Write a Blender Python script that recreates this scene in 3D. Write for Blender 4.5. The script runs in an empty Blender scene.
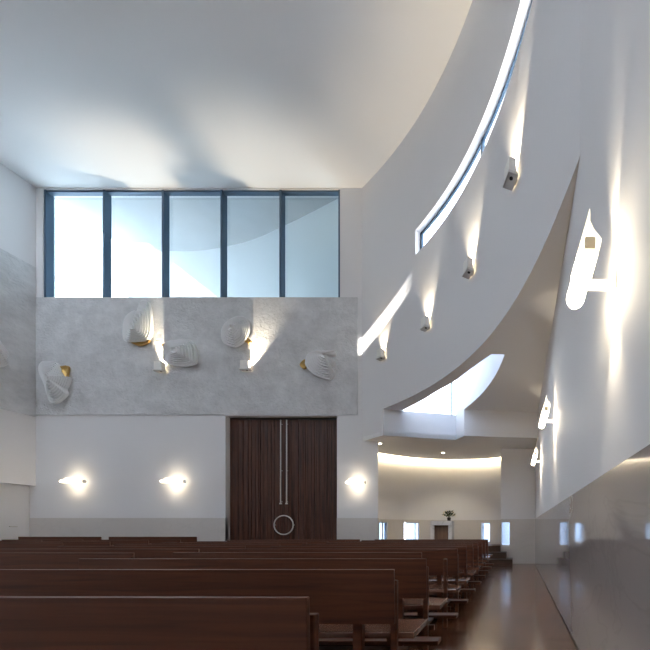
import bpy, bmesh, math, random
import numpy as np
from mathutils import Vector, Matrix
random.seed(7)
sc = bpy.context.scene
COL = sc.collection
F, PX, PY, EYE = 356.0, 518.0, 530.0, 1.1      # focal length in px, principal point, eye height

def at(x, y, d):
    """world point seen at pixel x,y at distance d"""
    return Vector(((x-PX)*d/F, d, EYE+(PY-y)*d/F))

# ------------------------------------------------------------------ materials
def newmat(name):
    m = bpy.data.materials.new(name); m.use_nodes = True
    nt = m.node_tree; b = nt.nodes['Principled BSDF']
    return m, nt, b

def srgb(r, g, b):
    f = lambda c: ((c/255+0.055)/1.055)**2.4 if c > 10 else c/255/12.92
    return (f(r), f(g), f(b), 1)

def plain(name, col, rough=0.6, metal=0.0, noise=0.0, nscale=8, bump=0.0, bscale=60):
    m, nt, b = newmat(name)
    b.inputs['Roughness'].default_value = rough; b.inputs['Metallic'].default_value = metal
    tc = nt.nodes.new('ShaderNodeTexCoord')
    n = nt.nodes.new('ShaderNodeTexNoise'); n.inputs['Scale'].default_value = nscale; n.inputs['Detail'].default_value = 5
    nt.links.new(tc.outputs['Object'], n.inputs['Vector'])
    r = nt.nodes.new('ShaderNodeMix'); r.data_type = 'RGBA'
    r.inputs[6].default_value = tuple(c*(1-noise) for c in col[:3])+(1,)
    r.inputs[7].default_value = tuple(min(1, c*(1+noise)) for c in col[:3])+(1,)
    nt.links.new(n.outputs['Fac'], r.inputs[0]); nt.links.new(r.outputs[2], b.inputs['Base Color'])
    if bump:
        n2 = nt.nodes.new('ShaderNodeTexNoise'); n2.inputs['Scale'].default_value = bscale; n2.inputs['Detail'].default_value = 6
        nt.links.new(tc.outputs['Object'], n2.inputs['Vector'])
        bp = nt.nodes.new('ShaderNodeBump'); bp.inputs['Strength'].default_value = bump; bp.inputs['Distance'].default_value = 0.05
        nt.links.new(n2.outputs['Fac'], bp.inputs['Height']); nt.links.new(bp.outputs['Normal'], b.inputs['Normal'])
    return m

def emissive(name, col, strength):
    m, nt, b = newmat(name)
    b.inputs['Base Color'].default_value = (.8, .8, .78, 1)
    b.inputs['Emission Color'].default_value = col; b.inputs['Emission Strength'].default_value = strength
    return m

def wood(name, dark, light, along='X', scale=1.0, rough=0.35, plank=None, coat=0.0):
    m, nt, b = newmat(name); L = nt.links
    b.inputs['Roughness'].default_value = rough
    if coat: b.inputs['Coat Weight'].default_value = coat; b.inputs['Coat Roughness'].default_value = 0.12
    tc = nt.nodes.new('ShaderNodeTexCoord'); mp = nt.nodes.new('ShaderNodeMapping')
    s = {'X': (0.7, 14, 14), 'Z': (14, 14, 0.7)}[along]
    mp.inputs['Scale'].default_value = tuple(v*scale for v in s)
    L.new(tc.outputs['Object'], mp.inputs['Vector'])
    n = nt.nodes.new('ShaderNodeTexNoise'); n.inputs['Scale'].default_value = 1.6; n.inputs['Detail'].default_value = 7
    n.inputs['Distortion'].default_value = 0.6
    L.new(mp.outputs['Vector'], n.inputs['Vector'])
    cr = nt.nodes.new('ShaderNodeValToRGB')
    cr.color_ramp.elements[0].position = 0.3; cr.color_ramp.elements[0].color = dark
    cr.color_ramp.elements[1].position = 0.72; cr.color_ramp.elements[1].color = light
    L.new(n.outputs['Fac'], cr.inputs['Fac'])
    out = cr.outputs['Color']
    if plank:
        w, l = plank
        br = nt.nodes.new('ShaderNodeTexBrick'); br.offset = 0.37
        br.inputs['Scale'].default_value = 1.0; br.inputs['Brick Width'].default_value = l; br.inputs['Row Height'].default_value = w
        br.inputs['Mortar Size'].default_value = 0.0018; br.inputs['Bias'].default_value = 0
        br.inputs['Color1'].default_value = (.62, .60, .58, 1); br.inputs['Color2'].default_value = (1.35, 1.3, 1.22, 1)
        br.inputs['Mortar'].default_value = (.35, .33, .3, 1)
        L.new(tc.outputs['Object'], br.inputs['Vector'])
        mx = nt.nodes.new('ShaderNodeMix'); mx.data_type = 'RGBA'; mx.blend_type = 'MULTIPLY'; mx.inputs[0].default_value = 1
        L.new(out, mx.inputs[6]); L.new(br.outputs['Color'], mx.inputs[7]); out = mx.outputs[2]
    L.new(out, b.inputs['Base Color'])
    if plank:
        bp = nt.nodes.new('ShaderNodeBump'); bp.inputs['Strength'].default_value = .12; bp.inputs['Distance'].default_value = .01
        ad = nt.nodes.new('ShaderNodeMath'); ad.operation = 'ADD'
        L.new(br.outputs['Color'], ad.inputs[0]); L.new(n.outputs['Fac'], ad.inputs[1])
        L.new(ad.outputs[0], bp.inputs['Height']); L.new(bp.outputs['Normal'], b.inputs['Normal'])
    return m

def marble(name, base, vein, rough=0.08, spec=0.5, ior=1.5):
    m, nt, b = newmat(name); L = nt.links
    b.inputs['Roughness'].default_value = rough
    b.inputs['Specular IOR Level'].default_value = spec; b.inputs['IOR'].default_value = ior
    tc = nt.nodes.new('ShaderNodeTexCoord')
    mp = nt.nodes.new('ShaderNodeMapping'); mp.inputs['Rotation'].default_value = (0.5, 0.3, 0.2); mp.inputs['Scale'].default_value = (1, 1, 1.5)
    L.new(tc.outputs['Object'], mp.inputs['Vector'])
    n = nt.nodes.new('ShaderNodeTexNoise'); n.inputs['Scale'].default_value = 1.1; n.inputs['Detail'].default_value = 9; n.inputs['Distortion'].default_value = 1.3
    L.new(mp.outputs['Vector'], n.inputs['Vector'])
    cr = nt.nodes.new('ShaderNodeValToRGB'); e = cr.color_ramp.elements
    e[0].position = 0.0; e[0].color = base; e[1].position = 1.0; e[1].color = base
    for p, c in ((0.475, base), (0.497, vein), (0.52, base)):
        k = e.new(p); k.color = c
    L.new(n.outputs['Fac'], cr.inputs['Fac'])
    # slab joints
    L.new(cr.outputs['Color'], b.inputs['Base Color'])
    return m

def glass(name, tint=(1, 1, 1, 1)):
    m, nt, b = newmat(name); L = nt.links
    nt.nodes.remove(b)
    t = nt.nodes.new('ShaderNodeBsdfTransparent'); t.inputs['Color'].default_value = tint
    g = nt.nodes.new('ShaderNodeBsdfGlossy'); g.inputs['Roughness'].default_value = 0.02
    lw = nt.nodes.new('ShaderNodeLayerWeight'); lw.inputs['Blend'].default_value = .15
    ml = nt.nodes.new('ShaderNodeMath'); ml.operation = 'MULTIPLY_ADD'; ml.inputs[1].default_value = .35; ml.inputs[2].default_value = .015
    L.new(lw.outputs['Facing'], ml.inputs[0])
    mx = nt.nodes.new('ShaderNodeMixShader')
    L.new(ml.outputs[0], mx.inputs['Fac']); L.new(t.outputs['BSDF'], mx.inputs[1]); L.new(g.outputs['BSDF'], mx.inputs[2])
    L.new(mx.outputs['Shader'], nt.nodes['Material Output'].inputs['Surface'])
    return m

def concrete(name):
    m, nt, b = newmat(name); L = nt.links
    b.inputs['Roughness'].default_value = 0.85
    tc = nt.nodes.new('ShaderNodeTexCoord')
    mp = nt.nodes.new('ShaderNodeMapping'); mp.inputs['Scale'].default_value = (1.3, 1, 1.6); mp.inputs['Rotation'].default_value = (0, 0.2, 0)
    L.new(tc.outputs['Object'], mp.inputs['Vector'])
    n = nt.nodes.new('ShaderNodeTexNoise'); n.inputs['Scale'].default_value = 1.3; n.inputs['Detail'].default_value = 14; n.inputs['Roughness'].default_value = 0.76
    L.new(mp.outputs['Vector'], n.inputs['Vector'])
    cr = nt.nodes.new('ShaderNodeValToRGB'); e = cr.color_ramp.elements
    e[0].position = 0.33; e[0].color = (.50, .50, .505, 1); e[1].position = 0.68; e[1].color = (.70, .70, .70, 1)
    L.new(n.outputs['Fac'], cr.inputs['Fac']); L.new(cr.outputs['Color'], b.inputs['Base Color'])
    n2 = nt.nodes.new('ShaderNodeTexNoise'); n2.inputs['Scale'].default_value = 7; n2.inputs['Detail'].default_value = 6; n2.inputs['Distortion'].default_value = .8
    L.new(mp.outputs['Vector'], n2.inputs['Vector'])
    bp = nt.nodes.new('ShaderNodeBump'); bp.inputs['Strength'].default_value = 0.55; bp.inputs['Distance'].default_value = 0.06
    L.new(n2.outputs['Fac'], bp.inputs['Height']); L.new(bp.outputs['Normal'], b.inputs['Normal'])
    return m

M = dict(
    plaster=plain('plaster_white', (.735, .725, .725, 1), .7, noise=.012, nscale=1.2, bump=.02, bscale=30),
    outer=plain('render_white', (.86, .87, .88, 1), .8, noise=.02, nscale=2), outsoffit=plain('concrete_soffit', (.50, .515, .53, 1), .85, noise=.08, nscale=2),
    ceiling=plain('ceiling_white', (.80, .795, .79, 1), .75, noise=.012, nscale=1),
    concrete=concrete('bush_hammered_concrete'),
    floor=wood('floor_planks', (.07, .026, .012, 1), (.15, .062, .031, 1), 'X', .8, .26, plank=(.11, 1.6), coat=.4),
    pew=wood('pew_wood', (.046, .013, .0052, 1), (.130, .042, .0165, 1), 'X', 1.0, .42),
    pewlight=wood('pew_pale_sheen_wood', (.13, .058, .038, 1), (.24, .115, .078, 1), 'X', 1.0, .2, coat=.5),  # window sheen on the seats put into a lighter wood; pale legs too
    door=wood('door_wood', (.030, .009, .0043, 1), (.105, .036, .017, 1), 'Z', 1.0, .45),
    marble=marble('polished_marble', (.34, .30, .283, 1), (.315, .277, .26, 1), .045, .5, 1.75),
    marble2=marble('honed_marble', (.60, .565, .53, 1), (.575, .54, .505, 1), .3),
    altar=marble('altar_marble', (.80, .78, .75, 1), (.66, .64, .62, 1), .25),
    frame=plain('window_frame_metal', (.055, .105, .165, 1), .45, .2),
    metal=plain('brushed_steel', (.62, .60, .56, 1), .35, .9),
    lampwhite=plain('lamp_white_enamel', (.82, .80, .76, 1), .45),
    lampgrey=plain('lamp_grey_metal', (.72, .70, .67, 1), .45, .2),
    dark=plain('dark_metal', (.02, .02, .02, 1), .5),
    glass=glass('clear_glass', (.97, .985, 1, 1)), tinted=glass('tinted_glass', (.54, .66, .82, 1)), smoked=glass('smoked_glass', (.38, .43, .50, 1)), bluish=glass('bluish_glass', (.90, .975, 1, 1)),
    shell=plain('sculpture_plaster', (.80, .80, .80, 1), .6),
    gold=plain('gold_leaf', (.50, .32, .10, 1), .45, .5, noise=.15, nscale=14),
    bartube=emissive('lit_bar_tube', (1, .90, .70, 1), 3.5),
    tube=emissive('lit_tube', (1, .88, .66, 1), 20.0),
    blade=emissive('lit_blade', (1, .88, .68, 1), 0.45),  # white reflector given a weak glow of its own for the tube's light
    bulb=emissive('lit_bulb', (1, .84, .58, 1), 25),
    led=emissive('led_strip', (1, .79, .47, 1), 80),
    leaf=plain('leaf_green', (.035, .06, .02, 1), .5, noise=.3, nscale=20),
    petal=plain('petal_cream', (.75, .68, .50, 1), .6),
    ground=plain('pale_gravel', (.68, .68, .67, 1), .9, noise=.1, nscale=3),
    stepw=wood('step_wood', (.03, .015, .009, 1), (.07, .036, .022, 1), 'X', 1.0, .4),
    beige=plain('lamp_bracket_beige', (.55, .45, .30, 1), .5),
)

# ------------------------------------------------------------------ mesh helpers
def obj(name, bm, m, parent=None, smooth=None, bevel=0):
    me = bpy.data.meshes.new(name)
    bmesh.ops.recalc_face_normals(bm, faces=bm.faces)
    if bevel:
        bmesh.ops.bevel(bm, geom=[e for e in bm.edges if len(e.link_faces) == 2 and e.calc_face_angle(0) > .5], offset=bevel, segments=2, affect='EDGES', profile=.6)
    bm.to_mesh(me); bm.free()
    if smooth:
        for p in me.polygons: p.use_smooth = True
        me.set_sharp_from_angle(angle=math.radians(smooth))
    o = bpy.data.objects.new(name, me); COL.objects.link(o)
    if m is not None: me.materials.append(M[m] if isinstance(m, str) else m)
    if parent is not None: o.parent = parent
    return o

def tag(o, label, cat, group=None):
    o['label'] = label; o['category'] = cat
    if group: o['group'] = group
    return o

def thing(name, label, cat, loc=(0, 0, 0), rotz=0, group=None):
    o = bpy.data.objects.new(name, None); COL.objects.link(o)
    o.empty_display_size = .1; o.location = loc; o.rotation_euler = (0, 0, rotz)
    return tag(o, label, cat, group)

def struct(name, bm, m, smooth=None, parent=None):
    o = obj(name, bm, m, parent, smooth)
    if parent is None: o['kind'] = 'structure'
    return o

def box(bm, x0, x1, y0, y1, z0, z1, mat=None):
    vs = [bm.verts.new(p) for p in ((x0, y0, z0), (x1, y0, z0), (x1, y1, z0), (x0, y1, z0), (x0, y0, z1), (x1, y0, z1), (x1, y1, z1), (x0, y1, z1))]
    if mat: 
        for v in vs: v.co = mat @ v.co
    for f in ((0, 3, 2, 1), (4, 5, 6, 7), (0, 1, 5, 4), (1, 2, 6, 5), (2, 3, 7, 6), (3, 0, 4, 7)):
        bm.faces.new([vs[i] for i in f])
    return bm

def B(*a, **k): return box(bmesh.new(), *a, **k)

def prism(bm, poly, z0, z1):
    a = [bm.verts.new((p[0], p[1], z0)) for p in poly]; b = [bm.verts.new((p[0], p[1], z1)) for p in poly]
    n = len(poly)
    bm.faces.new(a[::-1]); bm.faces.new(b)
    for i in range(n): bm.faces.new((a[i], a[(i+1) % n], b[(i+1) % n], b[i]))
    return bm

def tube(bm, p0, p1, r0, r1=None, seg=20, cap=True):
    r1 = r0 if r1 is None else r1
    p0, p1 = Vector(p0), Vector(p1); d = (p1-p0).normalized()
    u = d.orthogonal().normalized(); v = d.cross(u)
    A, C = [], []
    for i in range(seg):
        t = 2*math.pi*i/seg; w = u*math.cos(t)+v*math.sin(t)
        A.append(bm.verts.new(p0+w*r0)); C.append(bm.verts.new(p1+w*r1))
    for i in range(seg):
        j = (i+1) % seg; bm.faces.new((A[i], A[j], C[j], C[i]))
    if cap: bm.faces.new(A[::-1]); bm.faces.new(C)
    return bm

def round_tube(bm, p0, p1, r, seg=20):
    """a tube with a domed start"""
    p0, p1 = Vector(p0), Vector(p1); d = (p1-p0).normalized()
    u = d.orthogonal().normalized(); v = d.cross(u)
    rings = [(p0+d*(r-r*math.cos(a)), r*math.sin(a)) for a in (.25, .6, 1.0, 1.35, math.pi/2)]+[(p1, r)]
    prev = None; first = None
    for c, rr in rings:
        ring = [bm.verts.new(c+(u*math.cos(2*math.pi*i/seg)+v*math.sin(2*math.pi*i/seg))*rr) for i in range(seg)]
        if prev is None: first = ring
        else:
            for i in range(seg): bm.faces.new((prev[i], prev[(i+1) % seg], ring[(i+1) % seg], ring[i]))
        prev = ring
    bm.faces.new(first[::-1]); bm.faces.new(prev)
    return bm

def cell_wall(path, outn, thick, zs, solid):
    """wall along a plan path; zs = list of levels or function i->levels; solid(i,k) says whether a cell is wall. Reveals are built at the openings."""
    bm = bmesh.new(); n = len(path)-1; nz = (len(zs(0)) if callable(zs) else len(zs))-1
    zz = zs if callable(zs) else (lambda i: zs)
    cache = {}
    def V(i, k, s):
        key = (i, k, s)
        if key not in cache:
            p = path[i]; q = outn[i]; t = thick if s else 0
            cache[key] = bm.verts.new((p[0]+q[0]*t, p[1]+q[1]*t, zz(i)[k]))
        return cache[key]
    S = lambda i, k: 0 <= i < n and 0 <= k < nz and solid(i, k)
    for i in range(n):
        for k in range(nz):
            if not S(i, k): continue
            for s in (0, 1): bm.faces.new((V(i, k, s), V(i+1, k, s), V(i+1, k+1, s), V(i, k+1, s)))
            if not S(i-1, k): bm.faces.new((V(i, k, 0), V(i, k+1, 0), V(i, k+1, 1), V(i, k, 1)))
            if not S(i+1, k): bm.faces.new((V(i+1, k, 0), V(i+1, k+1, 0), V(i+1, k+1, 1), V(i+1, k, 1)))
            if not S(i, k-1): bm.faces.new((V(i, k, 0), V(i+1, k, 0), V(i+1, k, 1), V(i, k, 1)))
            if not S(i, k+1): bm.faces.new((V(i, k+1, 0), V(i+1, k+1, 0), V(i+1, k+1, 1), V(i, k+1, 1)))
    return bm

def straight(p0, p1, cuts, out):
    """path from p0 to p1 broken at fractions given as absolute x (or y) values"""
    return None

def normals(path, side=1):
    out = []
    for i in range(len(path)):
        a = path[max(0, i-1)]; b = path[min(len(path)-1, i+1)]
        dx, dy = b[0]-a[0], b[1]-a[1]; l = math.hypot(dx, dy)
        out.append((side*dy/l, -side*dx/l))
    return out

# ------------------------------------------------------------------ plan of the sweeping wall
pts = [(-4.67, 10.66), (-3.73, 9.96), (-3.12, 9.4), (-2.62, 8.93), (-2.05, 8.46), (-1.58, 7.88), (-1.28, 7.49), (-.90, 6.88), (-.59, 6.34), (-.06, 5.31), (.32, 4.26), (.55, 3.35), (.63, 2.9)]
PA = np.array(pts)
COEF = np.polyfit(PA[:, 1], PA[:, 0], 4, w=[4]+[1]*11+[3])
def curve_x(d): return float(np.polyval(COEF, d))
CEIL = EYE+10.24                 # ceiling height
SOF = EYE+3.4                    # underside of the sweeping wall and side soffit
LOW = EYE+2.66                   # lower chapel ceiling
RW = .565                        # right wall face
YB = 10.66                       # back wall face
D0 = next(d for d in np.linspace(2.5, 4.5, 2001) if curve_x(d) <= RW)   # where the sweep meets the right wall

ds = sorted(set([round(d, 4) for d in np.linspace(D0, YB, 130)]+[3.46, 8.93, 10.0]))
cpath = [(min(curve_x(d), RW), d) for d in ds]
cn = normals(cpath, 1)           # pointing outwards (+x, +y side)
SLO, SHI = EYE+6.9, EYE+7.52
def c_solid(i, k):
    dm = (ds[i]+ds[i+1])/2
    if k == 0: return dm > 10.0
    if k == 2: return not (3.46 < dm < 8.93)
    return True
struct('wall_curved', cell_wall(cpath, cn, .20, [LOW, SOF, SLO, SHI, CEIL+.05], c_solid), 'plaster', smooth=20)

# slit window in the sweeping wall
si = [i for i, d in enumerate(ds) if 3.46 <= d <= 8.93]
def slit_strip(o0, o1, z0, z1, idx):
    bm = bmesh.new(); prev = None
    for i in idx:
        p, q = cpath[i], cn[i]
        r = [bm.verts.new((p[0]+q[0]*o, p[1]+q[1]*o, z)) for o, z in ((o0, z0), (o1, z0), (o1, z1), (o0, z1))]
        if prev:
            for a in range(4): bm.faces.new((prev[a], prev[(a+1) % 4], r[(a+1) % 4], r[a]))
        else: bm.faces.new(r)
        prev = r
    bm.faces.new(prev[::-1])
    return bm
w2 = bpy.data.objects.new('window_2', None); COL.objects.link(w2); w2['kind'] = 'structure'
fr = bmesh.new()
for z0, z1 in ((SHI-.045, SHI), (SLO, SLO+.03)):
    t_ = slit_strip(.14, .185, z0, z1, si); me = bpy.data.meshes.new('t'); t_.to_mesh(me); fr.from_mesh(me); bpy.data.meshes.remove(me); t_.free()
for dm in (3.50, 6.75, 8.87):
    i = min(si, key=lambda j: abs(ds[j]-dm)); k = [i, i+1] if i+1 in si else [i-1, i]
    t_ = slit_strip(.13, .19, SLO, SHI, k); me = bpy.data.meshes.new('t'); t_.to_mesh(me); fr.from_mesh(me); bpy.data.meshes.remove(me); t_.free()
obj('window_frame', fr, 'frame', w2)
obj('pane', slit_strip(.158, .164, SLO+.03, SHI-.045, si), 'glass', w2)

# ------------------------------------------------------------------ floor, ceiling, plain walls
struct('floor', B(-15, 1.0, -7, 14.6, -.12, 0), 'floor')
XL = -14.43
DX0, DX1 = -8.76, -5.42          # doorway
WX0, WX1 = -14.22, -5.33         # big window
WZ0, WZ1 = EYE+6.95, CEIL-.03
DZ = EYE+3.41
xs = [XL-.3, WX0, DX0, DX1, WX1, -4.67, -4.19]
zs = [0, DZ, LOW+.0, WZ0, WZ1, CEIL+.05]
zs = sorted(zs)
def b_solid(i, k):
    xm = (xs[i]+xs[i+1])/2; zm = (zs[k]+zs[k+1])/2
    if DX0 < xm < DX1 and zm < DZ: return False
    if WX0 < xm < WX1 and WZ0 < zm < WZ1: return False
    if xm > -4.67 and zm > LOW: return False
    return True
struct('wall_back', cell_wall([(x, YB) for x in xs], [(0, 1)]*(len(xs)-1)+[(-.5, 1)], .28, zs, b_solid), 'plaster')

# ceiling with two unseen rooflights added for fill light, and running out over the bay outside
bm = bmesh.new()
FILL_SKY = (-12.5, -1.5, -4.2, -1.7)
FILL_SKY2 = (-14.43, -13.2, 2.0, 8.95)  # out of view, added to wash the left wall with daylight
gx = sorted([XL-.3, 1.2, FILL_SKY[0], FILL_SKY[1], FILL_SKY2[0], FILL_SKY2[1]]); gy = sorted([-6.3, YB, FILL_SKY[2], FILL_SKY[3], FILL_SKY2[2], FILL_SKY2[3]])
inside = lambda h, x, y: h[0] < x < h[1] and h[2] < y < h[3]
for a, b in zip(gx, gx[1:]):
    for c, d in zip(gy, gy[1:]):
        m_ = ((a+b)/2, (c+d)/2)
        if not inside(FILL_SKY, *m_) and not inside(FILL_SKY2, *m_): box(bm, a, b, c, d, CEIL, CEIL+.3)
bmesh.ops.remove_doubles(bm, verts=bm.verts, dist=1e-5)
seen = {}
for f in bm.faces: seen.setdefault(tuple(round(v, 3) for v in f.calc_center_median()), []).append(f)
bmesh.ops.delete(bm, geom=[f for v in seen.values() if len(v) > 1 for f in v], context='FACES_ONLY')
struct('ceiling', bm, 'ceiling')
for n_, (x0, x1, y0, y1) in ((1, FILL_SKY), (4, FILL_SKY2)):
    bm = bmesh.new()                 # upstand of the added rooflight
    for a in ((x0-.15, x0, y0-.15, y1+.15), (x1, x1+.15, y0-.15, y1+.15), (x0, x1, y0-.15, y0), (x0, x1, y1, y1+.15)):
        box(bm, a[0], a[1], a[2], a[3], CEIL+.3, CEIL+1.1)
    struct('trim_%d' % n_, bm, 'ceiling')
    struct('window_%d' % (5 if n_ == 1 else 10), B(x0, x1, y0, y1, CEIL+1.0, CEIL+1.02), 'glass')  # pane of the added rooflight

struct('wall_rear', B(XL-.3, 1.2, -6.3, -6.0, 0, CEIL+.05), 'plaster')
# left wall: upper part stands forward, the lower part is set back around a white door
bm = bmesh.new()
LZ = EYE+1.32
box(bm, XL-.3, XL, -6.0, YB, LZ, CEIL+.05)
box(bm, XL-.5, XL-.18, -6.0, 7.6, 0, LZ)
box(bm, XL-.5, XL-.22, 7.6, YB, LZ-.02, LZ)
struct('wall_left', bm, 'plaster')
# right wall
bm = bmesh.new()
box(bm, RW, RW+.3, -6.0, D0, 0, CEIL+.05)
box(bm, RW, RW+.3, D0, 11.9, 0, SOF+.2)
bmesh.ops.remove_doubles(bm, verts=bm.verts, dist=1e-5)
struct('wall_right', bm, 'plaster')
WT = EYE+.36                     # wainscot top
struct('baseboard_right', B(RW-.012, RW+.1, -6.0, 11.65, 0, WT), 'marble')
bm = bmesh.new()
box(bm, XL-.2, DX0-.0, YB-.012, YB+.1, 0, WT); box(bm, DX1, -4.19, YB-.012, YB+.1, 0, WT)
struct('baseboard_back', bm, 'marble2')
# concrete band
bm = bmesh.new()
box(bm, XL, -4.79, YB-.03, YB+.05, DZ+.03, WZ0)
struct('trim_2', bm, 'concrete')
struct('trim_5', B(RW-.016, RW+.05, -6.0, 11.65, 0, .016), 'dark')
struct('trim_3', B(XL-.05, XL+.03, -6.0, YB-.03, EYE+3.38, EYE+7.84), 'concrete')

# ------------------------------------------------------------------ side soffit, light well, chapel
A_ = (-3.80, 10.02); B_ = (-1.83, 10.50); C_ = (-1.52, 10.05); D_ = (RW+.1, 10.30)
well_r = [(-.26, 6.92), (-.40, 7.5), (-.60, 8.13), (-.93, 8.95), (-1.28, 9.62), C_, B_]
well_l = [(-3.30, 10.14), (-2.55, 9.38), (-1.98, 8.72), (-1.50, 8.2), (-1.0, 7.52), (-.52, 6.90)]
def dense(p, k=5):
    P = [Vector((a[0], a[1], 0)) for a in p]; out = []
    for i in range(len(P)-1):
        a = P[max(0, i-1)]; b = P[i]; c = P[i+1]; d = P[min(len(P)-1, i+2)]
        for j in range(k):
            t = j/k
            q = 0.5*((2*b)+(c-a)*t+(2*a-5*b+4*c-d)*t*t+(3*b-3*c+d-a)*t**3); out.append((q.x, q.y))
    out.append(tuple(p[-1])); return out
wr = dense(well_r[:-1])          # tip -> C (smooth)
wl = dense(well_l)               # A-side -> tip
# soffit slab as a strip between the sweeping wall / well and the right wall
bm = bmesh.new()
def slab(poly, z0, z1, tri=True):
    prism(bm, poly, z0, z1)
cv = [(curve_x(d)+.0, d) for d in np.linspace(D0, 10.02, 60)]
def strip_slab(L, Rr, z0, z1):
    """slab between two plan lines of equally many points"""
    q = [[bm.verts.new((p[0], p[1], z)) for p in ln] for ln in (L, Rr) for z in (z0, z1)]
    for i in range(len(L)-1):
        a, b, c, d = (q[0], q[1], q[2], q[3])
        bm.faces.new((a[i], a[i+1], c[i+1], c[i])); bm.faces.new((b[i], d[i], d[i+1], b[i+1]))
        bm.faces.new((a[i], b[i], b[i+1], a[i+1])); bm.faces.new((c[i], c[i+1], d[i+1], d[i]))
    for i in (0, -1): bm.faces.new((q[0][i], q[2][i], q[3][i], q[1][i]))
def resample(p, ys):
    P = sorted(p, key=lambda a: a[1]); return [(float(np.interp(y, [a[1] for a in P], [a[0] for a in P])), y) for y in ys]
tipL, tipR = wl[-1], wr[0]
ys = np.linspace(D0+.02, tipL[1], 40)
strip_slab([(min(curve_x(d)+.07, RW+.01), d) for d in ys], [(RW+.03, d) for d in ys], SOF+.004, SOF+.18)
ys = np.linspace(tipL[1], wl[0][1], 60)
strip_slab([(curve_x(d)+.07, d) for d in ys], resample(wl, ys), SOF+.004, SOF+.18)
ys = np.linspace(tipL[1], C_[1], 60)
strip_slab(resample(wr, ys), [(RW+.03, d) for d in ys], SOF+.004, SOF+.18)
prism(bm, [C_, (RW+.03, C_[1]), (RW+.03, D_[1]+.05), D_], SOF+.004, SOF+.18)
struct('ceiling_side', bm, 'plaster')
# well walls
def wall_poly(path, z0, z1, side, thick=.12, m='plaster', name='wall_well'):
    return struct(name, cell_wall(path, normals(path, side), thick, [z0, z1], lambda i, k: True), m, smooth=30)
WELL = SOF+1.9
wall_poly(wr, SOF+.18, WELL, 1, name='wall_well_side')
wall_poly([(x, y) for x, y in wl], SOF+.18, WELL, 1, thick=.08, name='wall_well_inner')
wall_poly([B_, C_], LOW, WELL, -1, .1, name='wall_well_return')
wall_poly([C_, D_], LOW, SOF+.1, -1, .12, name='wall_beam')
wall_poly([A_, B_], LOW, SOF, -1, .12, name='wall_apron')
w3 = bpy.data.objects.new('window_3', None); COL.objects.link(w3); w3['kind'] = 'structure'
def oblique(p, q, z0, z1, y0, y1, s0=0., s1=1.):
    p, q = Vector((p[0], p[1], 0)), Vector((q[0], q[1], 0)); d = (q-p); nrm = Vector((-d.y, d.x, 0)).normalized()
    bm = bmesh.new(); prism(bm, [tuple((p+d*s0+nrm*y0)[:2]), tuple((p+d*s1+nrm*y0)[:2]), tuple((p+d*s1+nrm*y1)[:2]), tuple((p+d*s0+nrm*y1)[:2])], z0, z1); return bm
obj('pane', oblique(A_, B_, SOF, WELL, .05, .056), 'glass', w3)
obj('mullion', oblique(A_, B_, SOF, WELL, .02, .10, .93, .955), 'frame', w3)
bm = bmesh.new(); prism(bm, wl[:]+wr[1:]+[B_, A_], WELL+.01, WELL+.03); bmesh.ops.triangulate(bm, faces=bm.faces[:])
obj('rooflight_pane', bm, 'tinted', w3)

# chapel: lower ceiling, curved niche wall with cove light
def circ3(a, b, c):
    ax, ay = a; bx, by = b; cx, cy = c
    d = 2*(ax*(by-cy)+bx*(cy-ay)+cx*(ay-by))
    ux = ((ax*ax+ay*ay)*(by-cy)+(bx*bx+by*by)*(cy-ay)+(cx*cx+cy*cy)*(ay-by))/d
    uy = ((ax*ax+ay*ay)*(cx-bx)+(bx*bx+by*by)*(ax-cx)+(cx*cx+cy*cy)*(bx-ax))/d
    return (ux, uy), math.hypot(ax-ux, ay-uy)
NC, NR = circ3((-4.83, 12.30), (-2.9, 13.45), (-.58, 13.0))
def arc(r, a0, a1, n=48):
    return [(NC[0]+r*math.cos(a0+(a1-a0)*i/n), NC[1]+r*math.sin(a0+(a1-a0)*i/n)) for i in range(n+1)]
def ang(x, y): return math.atan2(y-NC[1], x-NC[0])
aR = ang(-.58, 13.0); aL = ang(-5.3, 11.75)
edge = arc(NR, aR, aL)
lowpoly = [(RW+.05, 10.30), (RW+.05, 11.8), (-.50, 11.8)]+edge+[(-6.2, 11.2), (-6.2, YB+.28), (-4.79, YB+.28), (-4.67, YB)]+[(curve_x(d), d) for d in (10.5, 10.3, 10.1)]+[A_, B_, C_]
bm = bmesh.new(); prism(bm, lowpoly, LOW+.004, LOW+.12); bmesh.ops.triangulate(bm, faces=[f for f in bm.faces if len(f.verts) > 4])
struct('ceiling_chapel', bm, 'ceiling')
# LED strip hidden on top of the ceiling edge
def ribbon(path, z0, z1):
    bm = bmesh.new(); prev = None
    for p in path:
        r = [bm.verts.new((p[0], p[1], z)) for z in (z0, z1)]
        if prev: bm.faces.new((prev[0], r[0], r[1], prev[1]))
        prev = r
    return bm
cove = tag(obj('cove_light', slit_strip.__call__ and ribbon(arc(NR+.012, aR-.05, aL), LOW+.03, LOW+.09), 'led'), 'warm strip of light hidden along the curved edge of the chapel ceiling', 'light')
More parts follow.
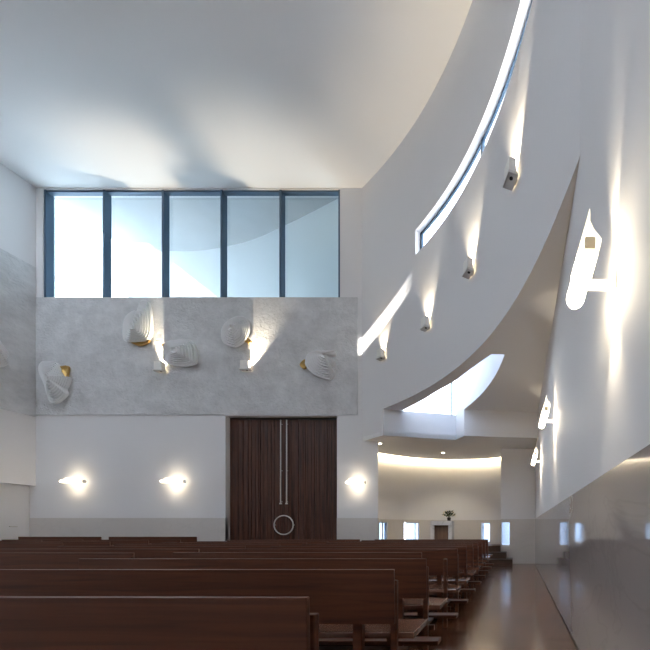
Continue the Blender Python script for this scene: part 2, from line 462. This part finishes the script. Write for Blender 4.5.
# niche wall
NW = NR+.17
NF = .60                          # chapel floor level
def niche(offset, z1, thick, name, m):
    a0, a1 = aR, aL
    wins = [(-5.1, -4.66), (-4.19, -3.71), (-1.40, -1.06)]
    angs = list(np.linspace(a0, a1, 60))
    r = NW+offset
    for x0, x1 in wins:
        for x in (x0, x1):
            yy = NC[1]+math.sqrt(max(0, r*r-(x-NC[0])**2)); angs.append(ang(x, yy))
    angs = sorted(set(round(a, 5) for a in angs))
    path = [(NC[0]+r*math.cos(a), NC[1]+r*math.sin(a)) for a in angs]
    outn = [(math.cos(a), math.sin(a)) for a in angs]
    path = [(-.57, 11.9)]+path+[(-6.2, 11.3)]; outn = [(.1, 0)]+outn+[(-.7, .7)]
    lv = [0, NF+.02, 1.385, z1]
    def sol(i, k):
        xm = (path[i][0]+path[i+1][0])/2
        return not (k == 1 and path[i][1] > 11.8 and any(u < xm < v for u, v in wins))
    return struct(name, cell_wall(path, outn, thick, lv, sol), m, smooth=25), path, wins
niche(0, LOW+.7, .3, 'wall_niche', 'plaster')
niche(-.015, WT+.02, .02, 'baseboard_niche', 'marble2')
bm = bmesh.new(); prism(bm, arc(NW+.3, aR, aL)+arc(NR-.1, aL, aR), LOW+.6, LOW+.7); bmesh.ops.triangulate(bm, faces=[f for f in bm.faces if len(f.verts) > 4])
struct('ceiling_cove', bm, 'ceiling')
bm = bmesh.new(); box(bm, -6.5, -6.2, YB+.2, 11.5, 0, LOW+.7)
struct('wall_niche_end', bm, 'plaster')
# front-facing wall closing the aisle, with one low window
fx = [-.46, -.26, RW+.3]
fx = [-.56, -.55, -.27, RW+.3]
struct('wall_aisle_end', cell_wall([(x, 11.65) for x in fx], [(0, 1)]*4, .25, [0, .58, 1.38, LOW+.2], lambda i, k: not (i == 1 and k == 1)), 'plaster')
struct('baseboard_aisle_end', cell_wall([(x, 11.637) for x in fx], [(0, 1)]*4, .05, [0, .58, 1.38, WT], lambda i, k: not (i == 1 and k == 1)), 'marble2')
# low windows
def low_window(n, x0, x1, y, rot=0, z0=NF+.02, z1=1.385):
    w = bpy.data.objects.new('window_%d' % n, None); COL.objects.link(w); w['kind'] = 'structure'
    w.location = ((x0+x1)/2, y, 0); w.rotation_euler = (0, 0, rot)
    h = (x1-x0)/2+.02
    bm = bmesh.new()
    for a, b in ((-h, -h+.03), (h-.03, h)): box(bm, a, b, 0, .04, z0, z1)
    box(bm, -h, h, 0, .04, z1-.03, z1); box(bm, -h, h, 0, .04, z0, z0+.03)
    if h > .2: box(bm, .06, .09, 0, .04, z0, z1)
    obj('window_frame', bm, 'lampwhite', w)
    obj('pane', B(-h+.02, h-.02, .015, .02, z0+.01, z1-.01), 'smoked', w)
def on_arc(x): return NC[1]+math.sqrt(NW*NW-(x-NC[0])**2)
for n, (a, b) in zip((6, 7, 8), ((-5.1, -4.66), (-4.19, -3.71), (-1.40, -1.06))):
    xm = (a+b)/2; th = ang(xm, on_arc(xm))-math.pi/2
    low_window(n, a, b, on_arc(xm)+.16, th)
low_window(9, -.55, -.27, 11.75, 0, .58, 1.38)

# chapel steps and floor
lv = [(.20, 10.88, -.17), (.40, 11.14, -.37), (.60, 11.40, -.56)]
for k, (z, y, xr) in enumerate(lv):
    bm = bmesh.new()
    prism(bm, ([(-4.15, 10.97), (-4.15, y)] if y < 10.96 else [(-5.5, y)])+[(xr, y), (xr, 11.60), (-.62, 11.60), (-.62, 12.6), (-1.4, 13.1), (-2.9, 13.3), (-4.3, 12.6), (-5.0, 11.9), (-5.5, 11.5)]+([(-5.5, 10.97)] if y < 10.96 else []), z-.2 if k else .0, z)
    if k == 0: pass
    s = obj('step', bm, 'stepw')
    tag(s, ['dark wooden bottom step up to the chapel', 'dark wooden middle step up to the chapel', 'dark wooden top platform of the chapel under the altar'][k], 'step', 'steps up to the chapel')

# ------------------------------------------------------------------ big window
w1 = bpy.data.objects.new('window_1', None); COL.objects.link(w1); w1['kind'] = 'structure'
mx = [-14.22, -12.46, -10.69, -8.93, -7.16]
for x in mx:
    obj('mullion', B(x, x+.06, YB+.02, YB+.2, WZ0, WZ1), 'frame', w1)
obj('mullion', B(WX1-.06, WX1, YB+.02, YB+.16, WZ0, WZ1), 'frame', w1)
obj('transom', B(WX0, WX1, YB+.04, YB+.16, WZ1-.06, WZ1), 'frame', w1)
obj('sill', B(WX0, WX1, YB+.02, YB+.2, WZ0, WZ0+.025), 'frame', w1)
ex = mx+[WX1]
for a, b in zip(ex, ex[1:]):
    obj('pane', B(a+.06, b, YB+.16, YB+.17, WZ0+.025, WZ1-.06), 'bluish', w1)
# bay outside: soffit level with the ceiling, and a curved white wall
bay = dense([(-14.3, 13.04), (-12.9, 13.06), (-11.5, 13.02), (-9.6, 12.62), (-7.8, 11.95), (-5.45, 10.95)], 8)
bm = bmesh.new(); prism(bm, [(-14.35, YB+.2)]+bay+[(-5.2, YB+.2)], CEIL, CEIL+.2); bmesh.ops.triangulate(bm, faces=[f for f in bm.faces if len(f.verts) > 4])
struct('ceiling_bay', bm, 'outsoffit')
wall_poly(bay, 5.8, CEIL+.1, -1, .2, 'outer', 'wall_bay')
struct('ground_bounce', B(-40, -4.2, YB+.3, 40, 5.5, 5.7), 'ground')  # unseen slab added to bounce daylight up into the bay

# ------------------------------------------------------------------ tall door
d1 = bpy.data.objects.new('door_1', None); COL.objects.link(d1); d1['kind'] = 'structure'
YD = YB+.17
xm = (DX0+DX1)/2
xm = (285-PX)*YD/F
for s, (a, b) in enumerate(((DX0+.01, xm-.006), (xm+.006, DX1-.01))):
    bm = bmesh.new()
    box(bm, a, b, YD+.02, YD+.08, .01, DZ-.06)
    x = a; rr = random.Random(3+s)
    while x < b-.02:
        w = min(rr.choice((.045, .06, .08, .1)), b-x); box(bm, x+.004, x+w-.004, YD-rr.choice((0, .008, .016)), YD+.03, .01, DZ-.06); x += w
    leaf = obj('door_leaf', bm, 'door', d1)
    hx = xm+(-.085 if s == 0 else .095)
    bm = bmesh.new(); tube(bm, (hx, YD-.07, EYE+.80), (hx, YD-.07, DZ-.08), .016, seg=10)
    for z in (EYE+.86, 2.9, DZ-.2): tube(bm, (hx, YD-.07, z), (hx, YD+.02, z), .01, seg=8)
    box(bm, hx-.03, hx+.03, YD-.085, YD-.055, EYE+.78, EYE+.82)
    obj('pull_handle', bm, 'metal', leaf)
    # half of the round handle on each leaf
    cz = EYE+(PY-525)/F*YD; R = .285
    bm = bmesh.new(); prev = None
    for i in range(25):
        t = math.pi/2+math.pi*i/24 if s == 0 else -math.pi/2+math.pi*i/24
        ring = []
        for j in range(8):
            u = 2*math.pi*j/8; r = R+.018*math.cos(u)
            ring.append(bm.verts.new((xm-.0+r*math.cos(t)+(-.004 if s == 0 else .004), YD-.06+.018*math.sin(u), cz+r*math.sin(t))))
        if prev:
            for j in range(8): bm.faces.new((prev[j], prev[(j+1) % 8], ring[(j+1) % 8], ring[j]))
        prev = ring
    sgn = -1 if s == 0 else 1
    tube(bm, (xm+sgn*R, YD-.06, cz), (xm+sgn*R, YD+.02, cz), .012, seg=8)
    obj('ring_handle', bm, 'metal', leaf, smooth=40)
bm = bmesh.new(); box(bm, DX0, DX1, YD-.0, YD+.1, DZ-.05, DZ); box(bm, DX0, DX1, YD+.08, YD+.11, 0, DZ)
obj('door_frame', bm, 'dark', d1)
# white door set into the left wall
d2 = bpy.data.objects.new('door_2', None); COL.objects.link(d2); d2['kind'] = 'structure'
obj('door_leaf', B(XL-.3, XL-.19, 7.6, YB, 0, LZ-.03), 'plaster', d2)
bm = bmesh.new(); tube(bm, (XL-.19, 10.35, 1.2), (XL-.13, 10.35, 1.2), .012, seg=8); tube(bm, (XL-.135, 10.35, 1.2), (XL-.135, 10.2, 1.2), .012, seg=8)
obj('door_handle', bm, 'metal', d2)

# ------------------------------------------------------------------ pews
def pew(L, label, group, panel_cut=0.0, tall=0.0, kneel=True):
    t = thing('pew', label, 'pew', group=group)
    lean = .010
    def panel():
        bm = bmesh.new()
        top, bot = .85+tall, .50
        x0, x1 = -L, -panel_cut
        vs = [(x, y, z) for x in (x0, x1) for (y, z) in ((lean, bot), (lean+.022, bot), (.022, top), (0, top))]
        v = [bm.verts.new(p) for p in vs]
        for f in ((0, 1, 2, 3), (7, 6, 5, 4), (0, 4, 5, 1), (1, 5, 6, 2), (2, 6, 7, 3), (3, 7, 4, 0)): bm.faces.new([v[i] for i in f])
        return bm
    obj('backrest', panel(), 'pew', t, bevel=.004)
    obj('seat', B(-L-.1, .1, .09, .46, .385, .425), 'pewlight', t, bevel=.006)
    for x in (-.040, -L-.002):
        obj('end_post', B(x, x+.042, .045, .085, 0, .775), 'pew', t, bevel=.008)
    for x in (-.28, -L/2-.03, -L+.22):
        obj('rear_post', B(x, x+.06, .042, .088, 0, .60), 'pew', t, bevel=.004)
    for x in (-.18, -L/2-.03, -L+.12):
        obj('leg', B(x, x+.06, .36, .42, 0, .385), 'pewlight', t, bevel=.004)
    obj('stretcher', B(-L+.02, -.02, .375, .405, .12, .17), 'pew', t)
    obj('shelf', B(-L+.02, -.02, .10, .36, .23, .25), 'pew', t)
    if not kneel: return t
    k = obj('kneeler', B(-L-.1, .17, -.30, -.17, .19, .225), 'pew', t, bevel=.006)
    for x in (-.26, -L/2-.015, -L+.24):
        obj('bracket', B(x, x+.03, -.25, .04, .14, .19), 'pew', k)
    return t

def copy_tree(o, parent=None):
    c = o.copy(); COL.objects.link(c)
    if parent is not None: c.parent = parent
    for ch in list(o.children): copy_tree(ch, c)
    return c

ORD = ['first', 'second', 'third', 'fourth', 'fifth', 'sixth', 'seventh', 'eighth', 'ninth', 'tenth', 'eleventh']
RD = [9.5, 8.7, 7.9, 7.1, 6.3, 5.5, 4.7, 3.95, 3.1, 2.25, 1.32]
G1, G2, G3, G4, G5 = 'pews along the marble wall aisle', 'pews in the middle block', 'pews by the door passage', 'pews against the back wall', 'pews beside the white side door'
p0 = None
for i, d in enumerate(RD):
    lab = 'wooden pew by the marble-wall aisle, %s back from the chapel steps' % ORD[i]
    if i == 7: o = pew(3.03, lab+', backrest shorter', G1, panel_cut=.27)
    elif p0 is None: o = p0 = pew(3.03, lab, G1)
    else: o = copy_tree(p0); o['label'] = lab
    o.location = (-.785 if d < 3 else -.80, d, 0)
q0 = None
for i, d in enumerate([9.5, 8.7, 7.9, 7.1, 6.3, 5.5, 4.7, 3.9]):
    lab = 'wooden pew in the middle block, %s back from the tall door wall' % ORD[i]
    if q0 is None: o = q0 = pew(2.9, lab, G2)
    else: o = copy_tree(q0); o['label'] = lab
    o.location = (-4.22, d+.0, 0)
r0 = None
for i, d in enumerate([9.25, 8.45, 7.65, 6.85]):
    lab = 'wooden pew in the block by the door passage, %s back from the bar lamps' % ORD[i]
    if r0 is None: o = r0 = pew(2.1, lab, G3)
    else: o = copy_tree(r0); o['label'] = lab
    o.location = (-8.78, d, 0)
for i, d in enumerate([9.25, 8.45]):
    o = copy_tree(r0); o['group'] = G5
    o['label'] = 'wooden pew beside the recessed white side door, %s back from the bar lamps' % ORD[i]
    o.location = (-11.32, d, 0)
s0 = pew(2.5, 'wooden pew against the back wall under the bar lamps, next to the tall door', G4, tall=.06, kneel=False)
s0.location = (-9.14, 10.12, 0)
s1 = pew(2.35, 'wooden pew against the back wall in the corner by the white side door', G4, tall=.06, kneel=False)
s1.location = (-11.86, 10.12, 0)

# ------------------------------------------------------------------ lamps
def spot(name, loc, target, energy, angle, blend, col=(1, .86, .64), size=.03, parent=None):
    l = bpy.data.lights.new(name, 'SPOT'); l.energy = energy; l.spot_size = math.radians(angle); l.spot_blend = blend
    l.color = col; l.shadow_soft_size = size
    o = bpy.data.objects.new(name, l); COL.objects.link(o)
    d = Vector(target)-Vector(loc)
    o.location = loc; o.rotation_euler = d.to_track_quat('-Z', 'Y').to_euler()
    if parent is not None: o.parent = parent
    return o
def point(name, loc, energy, col=(1, .84, .60), size=.04, parent=None):
    l = bpy.data.lights.new(name, 'POINT'); l.energy = energy; l.color = col; l.shadow_soft_size = size
    o = bpy.data.objects.new(name, l); COL.objects.link(o); o.location = loc
    if parent is not None: o.parent = parent
    return o

def uplight(name, label, loc, nrm, s=1.0, power=60, group=None, ang_=38, tx=0.0, lx=0.0):
    """square shade above a small open tray, on a wall whose inward normal is nrm"""
    rz = math.atan2(nrm[1], nrm[0])+math.pi/2          # local -y points into the room
    t = thing(name, label, 'wall light', loc, rz, group)
    obj('mount', B(-.05*s, .05*s, -.05, 0, -.04, .06), 'lampgrey', t)
    bm = bmesh.new()
    for a in ((-.10*s, .10*s, -.16, -.148), (-.10*s, -.088*s, -.148, -.05), (.088*s, .10*s, -.148, -.05)):
        box(bm, a[0], a[1], a[2], a[3], -.04, .19*s)
    obj('shade', bm, 'lampwhite', t)
    bm = bmesh.new()
    box(bm, -.125*s, .125*s, -.175, -.03, -.06, -.05)
    for a in ((-.125*s, .125*s, -.175, -.163), (-.125*s, -.113*s, -.163, -.03), (.113*s, .125*s, -.163, -.03)): box(bm, a[0], a[1], a[2], a[3], -.06, -.02)
    tr = obj('tray', bm, 'lampgrey', t)
    obj('lamp_holder', tube(bmesh.new(), (.05*s, -.11, -.06), (.05*s, -.11, -.068), .026, seg=16), 'dark', tr)
    obj('bulb', tube(bmesh.new(), (0, -.10, -.045), (0, -.10, .03), .022, seg=12), 'bulb', t)
    spot('lamp', (lx, -.09, .06), (tx+lx, .045, 1.4), power, ang_, .9, parent=t, size=.02)
    return t

for k, (x, y) in enumerate(((517, 180), (473, 273), (429, 328), (384, 358))):
    u, w = (x-PX)/F, (PY-y)/F
    best = min(np.linspace(3, 10.6, 4000), key=lambda d: abs(curve_x(d)-u*d))
    p = (u*best, best)
    i = min(range(len(ds)), key=lambda j: abs(ds[j]-best)); n = (-cn[i][0], -cn[i][1])
    lab = ['uplight on the curved wall standing highest, under the upper run of the slit window',
           'second uplight down the curved wall, below the lower run of the slit window',
           'third uplight down the curved wall, just below the slit window end',
           'lowest uplight of the curved wall, under the slanting patch of sunlight'][k]
    uplight('uplight_sconce', 'grey '+lab, (p[0], p[1], EYE+w*best), n, 1.0, [240, 225, 190, 165][k], 'uplights on the curved wall', 64)
for (x, y, lab) in ((163, 371, 'white uplight on the concrete band between two ribbed wall shells'), (248, 370, 'white uplight on the concrete band under the tilted double ribbed shell')):
    p = at(x, y, YB-.03)
    uplight('uplight_sconce', lab, (p.x, YB-.03, p.z), (0, -1), 1.15, 560, 'uplights on the concrete band', 66, .05 if x < 200 else .2, .06 if x < 200 else .13)

# horizontal bar lamps on the back wall
for (x, y, lab) in ((75, 481, 'glowing horizontal bar lamp on the back wall above the corner pew'), (174, 481, 'glowing horizontal bar lamp midway between corner and tall door'), (355, 482, 'glowing horizontal bar lamp on the white wall between door and chapel')):
    p = at(x, y, YB)
    t = thing('bar_sconce', lab, 'wall light', (p.x, YB, p.z), 0, 'bar lamps on the back wall')
    s = .8 if x > 300 else 1
    obj('light_tube', round_tube(bmesh.new(), (-.27*s, -.14, -.03), (.42*s, -.14, -.03), .043, 16), 'bartube', t, smooth=40)
    bm = bmesh.new()
    v = [(-.22*s, .05), (-.18*s, .09), (.05*s, .11), (.16*s, .09), (.30*s, .03), (.30*s, .01), (-.22*s, .01)]
    a = [bm.verts.new((q[0], -.10, q[1])) for q in v]; b = [bm.verts.new((q[0], -.085, q[1])) for q in v]
    bm.faces.new(a); bm.faces.new(b[::-1])
    for i in range(len(v)): bm.faces.new((a[i], a[(i+1) % len(v)], b[(i+1) % len(v)], b[i]))
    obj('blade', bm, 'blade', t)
    obj('arm', tube(bmesh.new(), (.0, -.14, -.02), (.0, .0, -.02), .018, seg=10), 'lampgrey', t)
    obj('end_cap', tube(bmesh.new(), (.42*s, -.14, -.03), (.46*s, -.14, -.03), .05, seg=16), 'lampwhite', t)
    for dz_ in (.12, -.22): point('lamp', (.10*s, -.24, dz_), 3.2, size=.05, parent=t)

# tube sconces with a pointed blade on the right wall
def sconce(label, wall_px, k, length, group='blade sconces on the right wall', power=2.2, spotp=40, up=.8):
    x, y = wall_px; d = F*RW/(x-PX)
    z = EYE+(PY-y)*d/F
    t = thing('blade_sconce', label, 'wall light', (RW, d, z), 0, group)
    ax0 = Vector((-.245, 0, -.13))*k; ax1 = Vector((-.145, 0, .235))*k; r = .052*k
    obj('light_tube', round_tube(bmesh.new(), ax0, ax0.lerp(ax1, .84), r, 20), 'tube', t, smooth=40)
    # half-round blade rising to a point above the tube
    bm = bmesh.new(); dirv = (ax1-ax0).normalized(); side = Vector((dirv.z, 0, -dirv.x)); fwd = Vector((0, 1, 0))
    rows = 14; prev = None
    for i in range(rows+1):
        s = i/rows
        a_r = math.pi*.985*max(0, (s-.55)/.45)**1.7
        base = ax0.lerp(ax1, .45+1.08*s)
        ring = []
        for rr in (r*1.06, r*1.16):
            for j in range(9):
                a = a_r+(math.pi-a_r)*j/8
                ring.append(bm.verts.new(base+side*(rr*math.cos(a))+fwd*(rr*math.sin(a))))
        if prev:
            for j in range(8):
                bm.faces.new((prev[j], prev[j+1], ring[j+1], ring[j])); bm.faces.new((prev[9+j+1], prev[9+j], ring[9+j], ring[9+j+1]))
            bm.faces.new((prev[0], ring[0], ring[9], prev[9])); bm.faces.new((prev[8], prev[17], ring[17], ring[8]))
        else:
            for j in range(8): bm.faces.new((ring[j+1], ring[j], ring[9+j], ring[9+j+1]))
        prev = ring
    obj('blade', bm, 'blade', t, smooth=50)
    c = ax0.lerp(ax1, .88)
    obj('lamp_holder', B(c.x-.03*k, c.x+.03*k, -.07*k, -.035*k, c.z-.035*k, c.z+.035*k), 'beige', t, bevel=.006)
    bm = bmesh.new(); box(bm, -.20*k, -.01, -.02*k, .02*k, -.022*k, .022*k); obj('arm', bm, 'lampwhite', t, bevel=.004)
    obj('wall_plate', B(-.012, 0, -.05*k, .05*k, -.05*k, .05*k), 'lampwhite', t)
    spot('lamp', (-.07, 0, .14*k), (.05, 0, 1.2), spotp*up, 40, 1, parent=t)
    spot('lamp', (-.07, 0, -.10*k), (.03, 0, -1.5), spotp*.6, 60, 1, parent=t)
    for z in (.13, -.09): point('lamp', (-.075, 0, z*k), power, size=.03, parent=t)
    return t
sconce('large white tube sconce with pointed blade, highest above the polished marble', (615, 285), 1.0, .4, spotp=62)
sconce('small white tube sconce with blade, middle one of three along the marble aisle', (555, 421), .88, .4, spotp=95, up=.3, power=6)
sconce('small white tube sconce with blade, last along the aisle before the chapel', (541, 461), .85, .4, spotp=95, up=.3, power=6)

# chapel ceiling spots
for (x, y, lab) in ((443, 452, 'small round ceiling spotlight in the chapel above the altar'), (380, 442.5, 'small ceiling spotlight at the chapel edge beside the back wall')):
    d = 2.66*F/(PY-y)
    p = at(x, y, d)
    t = thing('ceiling_spotlight', lab, 'ceiling light', (p.x, d, LOW), 0, 'chapel ceiling spotlights')
    obj('ring', tube(bmesh.new(), (0, 0, 0), (0, 0, -.03), .075, .065, 18), 'lampwhite', t)
    obj('bulb', tube(bmesh.new(), (0, 0, -.028), (0, 0, -.045), .045, .03, 14), 'bulb', t)
    spot('lamp', (0, 0, -.06), (0, 0.35, -1.6), 85, 90, .8, parent=t)

# ------------------------------------------------------------------ altar with flowers
t = thing('altar', 'small white marble altar with a brown wooden core, on the chapel platform', 'altar', at(442.5, 521, 12.2))
az = t.location.z-NF; t.location.z = NF
w = 21*12.2/F
obj('top_slab', B(-w/2, w/2, -.25, .25, az-.15, az), 'altar', t, bevel=.008)
obj('side_slab', B(-w/2, -w/2+.12, -.22, .22, 0, az-.15), 'altar', t)
obj('side_slab', B(w/2-.12, w/2, -.22, .22, 0, az-.15), 'altar', t)
obj('core', B(-w/2+.12, w/2-.12, -.14, .16, 0, az-.15), wood('altar_wood', (.10, .05, .025, 1), (.20, .11, .06, 1), 'Z', 1, .5), t)
fl = thing('flower_bouquet', 'bunch of dark leaves and cream flowers on the small white altar', 'flowers', at(449, 521, 12.2))
obj('vase', tube(bmesh.new(), (0, 0, 0), (0, 0, .12), .05, .07, 14), 'dark', fl)
rng = random.Random(5)
bm = bmesh.new()
for i in range(90):
    u = rng.uniform(0, 2*math.pi); v = rng.uniform(-.1, 1.0); r = rng.uniform(.07, .23)
    c = Vector((math.cos(u)*math.sqrt(max(0, 1-v*v))*r, math.sin(u)*math.sqrt(max(0, 1-v*v))*r, .17+v*r*.9))
    dv = (c-Vector((0, 0, .1))).normalized(); sd = dv.orthogonal().normalized()*rng.uniform(.012, .022)
    q = [bm.verts.new(c-dv*.04), bm.verts.new(c+sd), bm.verts.new(c+dv*.05), bm.verts.new(c-sd)]; bm.faces.new(q)
for i in range(14):
    u = 2*math.pi*i/14; tube(bm, (0, 0, .1), (math.cos(u)*.09, math.sin(u)*.09, .26), .004, seg=5)
obj('foliage', bm, 'leaf', fl)
for i in range(12):
    u = rng.uniform(0, 2*math.pi); v = rng.uniform(0, 1); r = .22
    c = Vector((math.cos(u)*math.sqrt(1-v*v)*r, math.sin(u)*math.sqrt(1-v*v)*r, .17+v*r*.9))
    bm = bmesh.new(); bmesh.ops.create_icosphere(bm, subdivisions=1, radius=.026, matrix=Matrix.Translation(c))
    obj('flower_head', bm, 'petal', fl)

# ------------------------------------------------------------------ ribbed shell sculptures
def smooth_poly(p, k=5):
    n = len(p); out = []
    P = [Vector((a[0], a[1])) for a in p]
    for i in range(n):
        a, b, c, d = P[i-1], P[i], P[(i+1) % n], P[(i+2) % n]
        for j in range(k):
            s = j/k
            out.append(0.5*((2*b)+(c-a)*s+(2*a-5*b+4*c-d)*s*s+(3*b-3*c+d-a)*s**3))
    return out
def shell(label, outline, focus, gold, origin, scale, crop, n=10, depth=.16, tilt=(0, 0), wall='back', side=None):
    """stepped contour shell: outline and focus in crop pixels; terraces rise from the wall towards the focus"""
    cx, cy = crop
    def W(q): return Vector(((cx+q[0]/scale), (cy+q[1]/scale)))
    ctr = W(focus); d = YB-.03
    def loc3(q, dep):      # crop px -> local metres about ctr
        w = W(q); return ((w.x-ctr.x)*d/F, -dep, -(w.y-ctr.y)*d/F)
    o3 = at(ctr.x, ctr.y, d)
    t = thing('mounted_shell_relief', label, 'wall sculpture', (o3.x, YB-.03, o3.z), 0, 'ribbed shells on the concrete band')
    base = smooth_poly(outline)
    bm = bmesh.new(); f = Vector(focus)
    prof = [(1.0, .04)]; n = max(6, n-2); dz = depth/n
    for i in range(n):
        k = 1-.9*(i/n); kn = 1-.9*((i+1)/n); z = .06+i*dz
        prof += [(k, z+.055), (k-.25*(k-kn), z+.055), (kn, z)]
    prev = None
    for k, z in prof:
        ring = [bm.verts.new(loc3(f+(q-f)*k, z+tilt[0]*(q.x-f.x)/100*k+tilt[1]*(q.y-f.y)/100*k)) for q in base]
        m = len(base)
        if prev:
            for j in range(m): bm.faces.new((prev[j], prev[(j+1) % m], ring[(j+1) % m], ring[j]))
        else: bm.faces.new(ring[::-1])
        prev = ring
    bm.faces.new(prev)
    body = obj('shell', bm, 'shell', t)
    # closed back body
    bm = bmesh.new()
    a = [bm.verts.new(loc3(f+(q-f)*.93, .0)) for q in base]; b = [bm.verts.new(loc3(f+(q-f)*.93, .06)) for q in base]
    bm.faces.new(a); bm.faces.new(b[::-1])
    for j in range(len(base)): bm.faces.new((a[j], b[j], b[(j+1) % len(base)], a[(j+1) % len(base)]))
    obj('back_plate', bm, 'shell', t)
    for g in gold:
        bm = bmesh.new(); gp = smooth_poly(g, 3)
        c = sum(gp, Vector((0, 0)))/len(gp)
        a = [bm.verts.new(loc3(q, .02)) for q in gp]; b = [bm.verts.new(loc3(c+(q-c)*.97, .07)) for q in gp]; e = [bm.verts.new(loc3(c+(q-c)*.4, .03)) for q in gp]
        m = len(gp)
        for j in range(m):
            jj = (j+1) % m
            bm.faces.new((a[j], a[jj], b[jj], b[j])); bm.faces.new((b[j], b[jj], e[jj], e[j]))
        bm.faces.new(e); bm.faces.new(a[::-1])
        obj('gold_hollow', bm, 'gold', t)
    return t
shell('narrow white ribbed shell in the concrete corner, gold hollow at its top', [(150, 180), (200, 138), (300, 145), (350, 180), (400, 300), (465, 310), (440, 400), (420, 440), (430, 500), (340, 580), (270, 578), (235, 500), (200, 380), (150, 260)], (290, 330), [[(345, 200), (400, 178), (445, 188), (440, 250), (425, 310), (385, 260)]], None, 650/60, (30, 350), n=11)
shell('white ribbed shell with upright lobe and gold underside, highest on the concrete', [(85, 240), (110, 165), (170, 128), (195, 160), (212, 62), (268, 70), (285, 220), (262, 325), (180, 345), (95, 342)], (185, 262), [[(120, 338), (180, 336), (258, 328), (252, 352), (200, 374), (150, 362)]], None, 650/90, (115, 295), n=9)
shell('rounded square white ribbed shell beside the lamp, just under the topmost shell', [(385, 362), (440, 340), (575, 342), (606, 470), (588, 510), (480, 522), (380, 490), (374, 410)], (470, 425), [[(355, 362), (385, 355), (385, 385), (365, 392)]], None, 650/90, (115, 295), n=9)
shell('tilted oval white ribbed shell with small gold tip, above the tall door', [(115, 230), (150, 160), (230, 112), (310, 118), (335, 170), (330, 240), (300, 300), (240, 345), (200, 352), (130, 318)], (225, 210), [[(288, 300), (315, 272), (348, 302), (330, 318)]], None, 488/60, (210, 305), n=10)
shell('fan shaped white ribbed shell with notched edge and gold rim, over the door end', [(148, 260), (170, 190), (250, 150), (350, 148), (480, 150), (486, 195), (430, 205), (470, 250), (486, 290), (440, 335), (470, 390), (432, 482), (300, 452), (200, 392), (148, 315)], (400, 215), [[(70, 300), (125, 240), (150, 270), (150, 330), (110, 350)]], None, 650/55, (295, 340), n=11)
# the one on the left wall, cut by the frame edge
t = shell('white ribbed shell on the concrete side wall, around the corner from the narrow shell', [(-60, 120), (20, 100), (60, 150), (100, 215), (80, 280), (90, 330), (20, 390), (-50, 350), (-90, 240)], (0, 240), [[(40, 300), (70, 290), (70, 330), (45, 340)]], None, 650/60, (0, 330), n=8)
t.location = (XL+.03, 9.72, at(3, 352, 9.75).z); t.rotation_euler = (0, 0, math.pi/2)

# ------------------------------------------------------------------ outside
struct('ground_outside', B(-60, 60, -60, 60, -.6, -.3), 'ground')
# unseen block added to keep the sun off the slit window's far run
struct('wall_sun_blocker', B(3.0, 5.2, 1.63, 6.5, -.3, 11.5), 'outer')

# ------------------------------------------------------------------ sky and sun
wd = bpy.data.worlds.new('sky'); sc.world = wd; wd.use_nodes = True
nt = wd.node_tree; bg = nt.nodes['Background']
bg.inputs['Color'].default_value = (.80, .885, 1.0, 1); bg.inputs['Strength'].default_value = 8.6
sl = bpy.data.lights.new('sun', 'SUN'); sl.energy = 26; sl.angle = math.radians(.5); sl.color = (1, .93, .82)
so = bpy.data.objects.new('sun', sl); COL.objects.link(so)
so.rotation_euler = Vector((-.611, .792, -.198)).to_track_quat('-Z', 'Y').to_euler()

# ------------------------------------------------------------------ camera
cam = bpy.data.cameras.new('camera'); co = bpy.data.objects.new('camera', cam); COL.objects.link(co)
co.location = (0, 0, EYE); co.rotation_euler = (math.pi/2, 0, 0)
cam.sensor_width = 36; cam.lens = 36*F/650
cam.shift_x = (325-PX)/650; cam.shift_y = (PY-325)/650
cam.clip_start = .05
sc.camera = co
sc.view_settings.view_transform = 'Standard'; sc.view_settings.look = 'None'
sc.view_settings.gamma = 1; sc.view_settings.exposure = 0.32; sc.view_settings.use_curve_mapping = False
try:
    sc.cycles.use_denoising = True
    sc.cycles.max_bounces = 14; sc.cycles.diffuse_bounces = 8; sc.cycles.transparent_max_bounces = 16
    sc.cycles.sample_clamp_indirect = 6
except Exception:
    pass
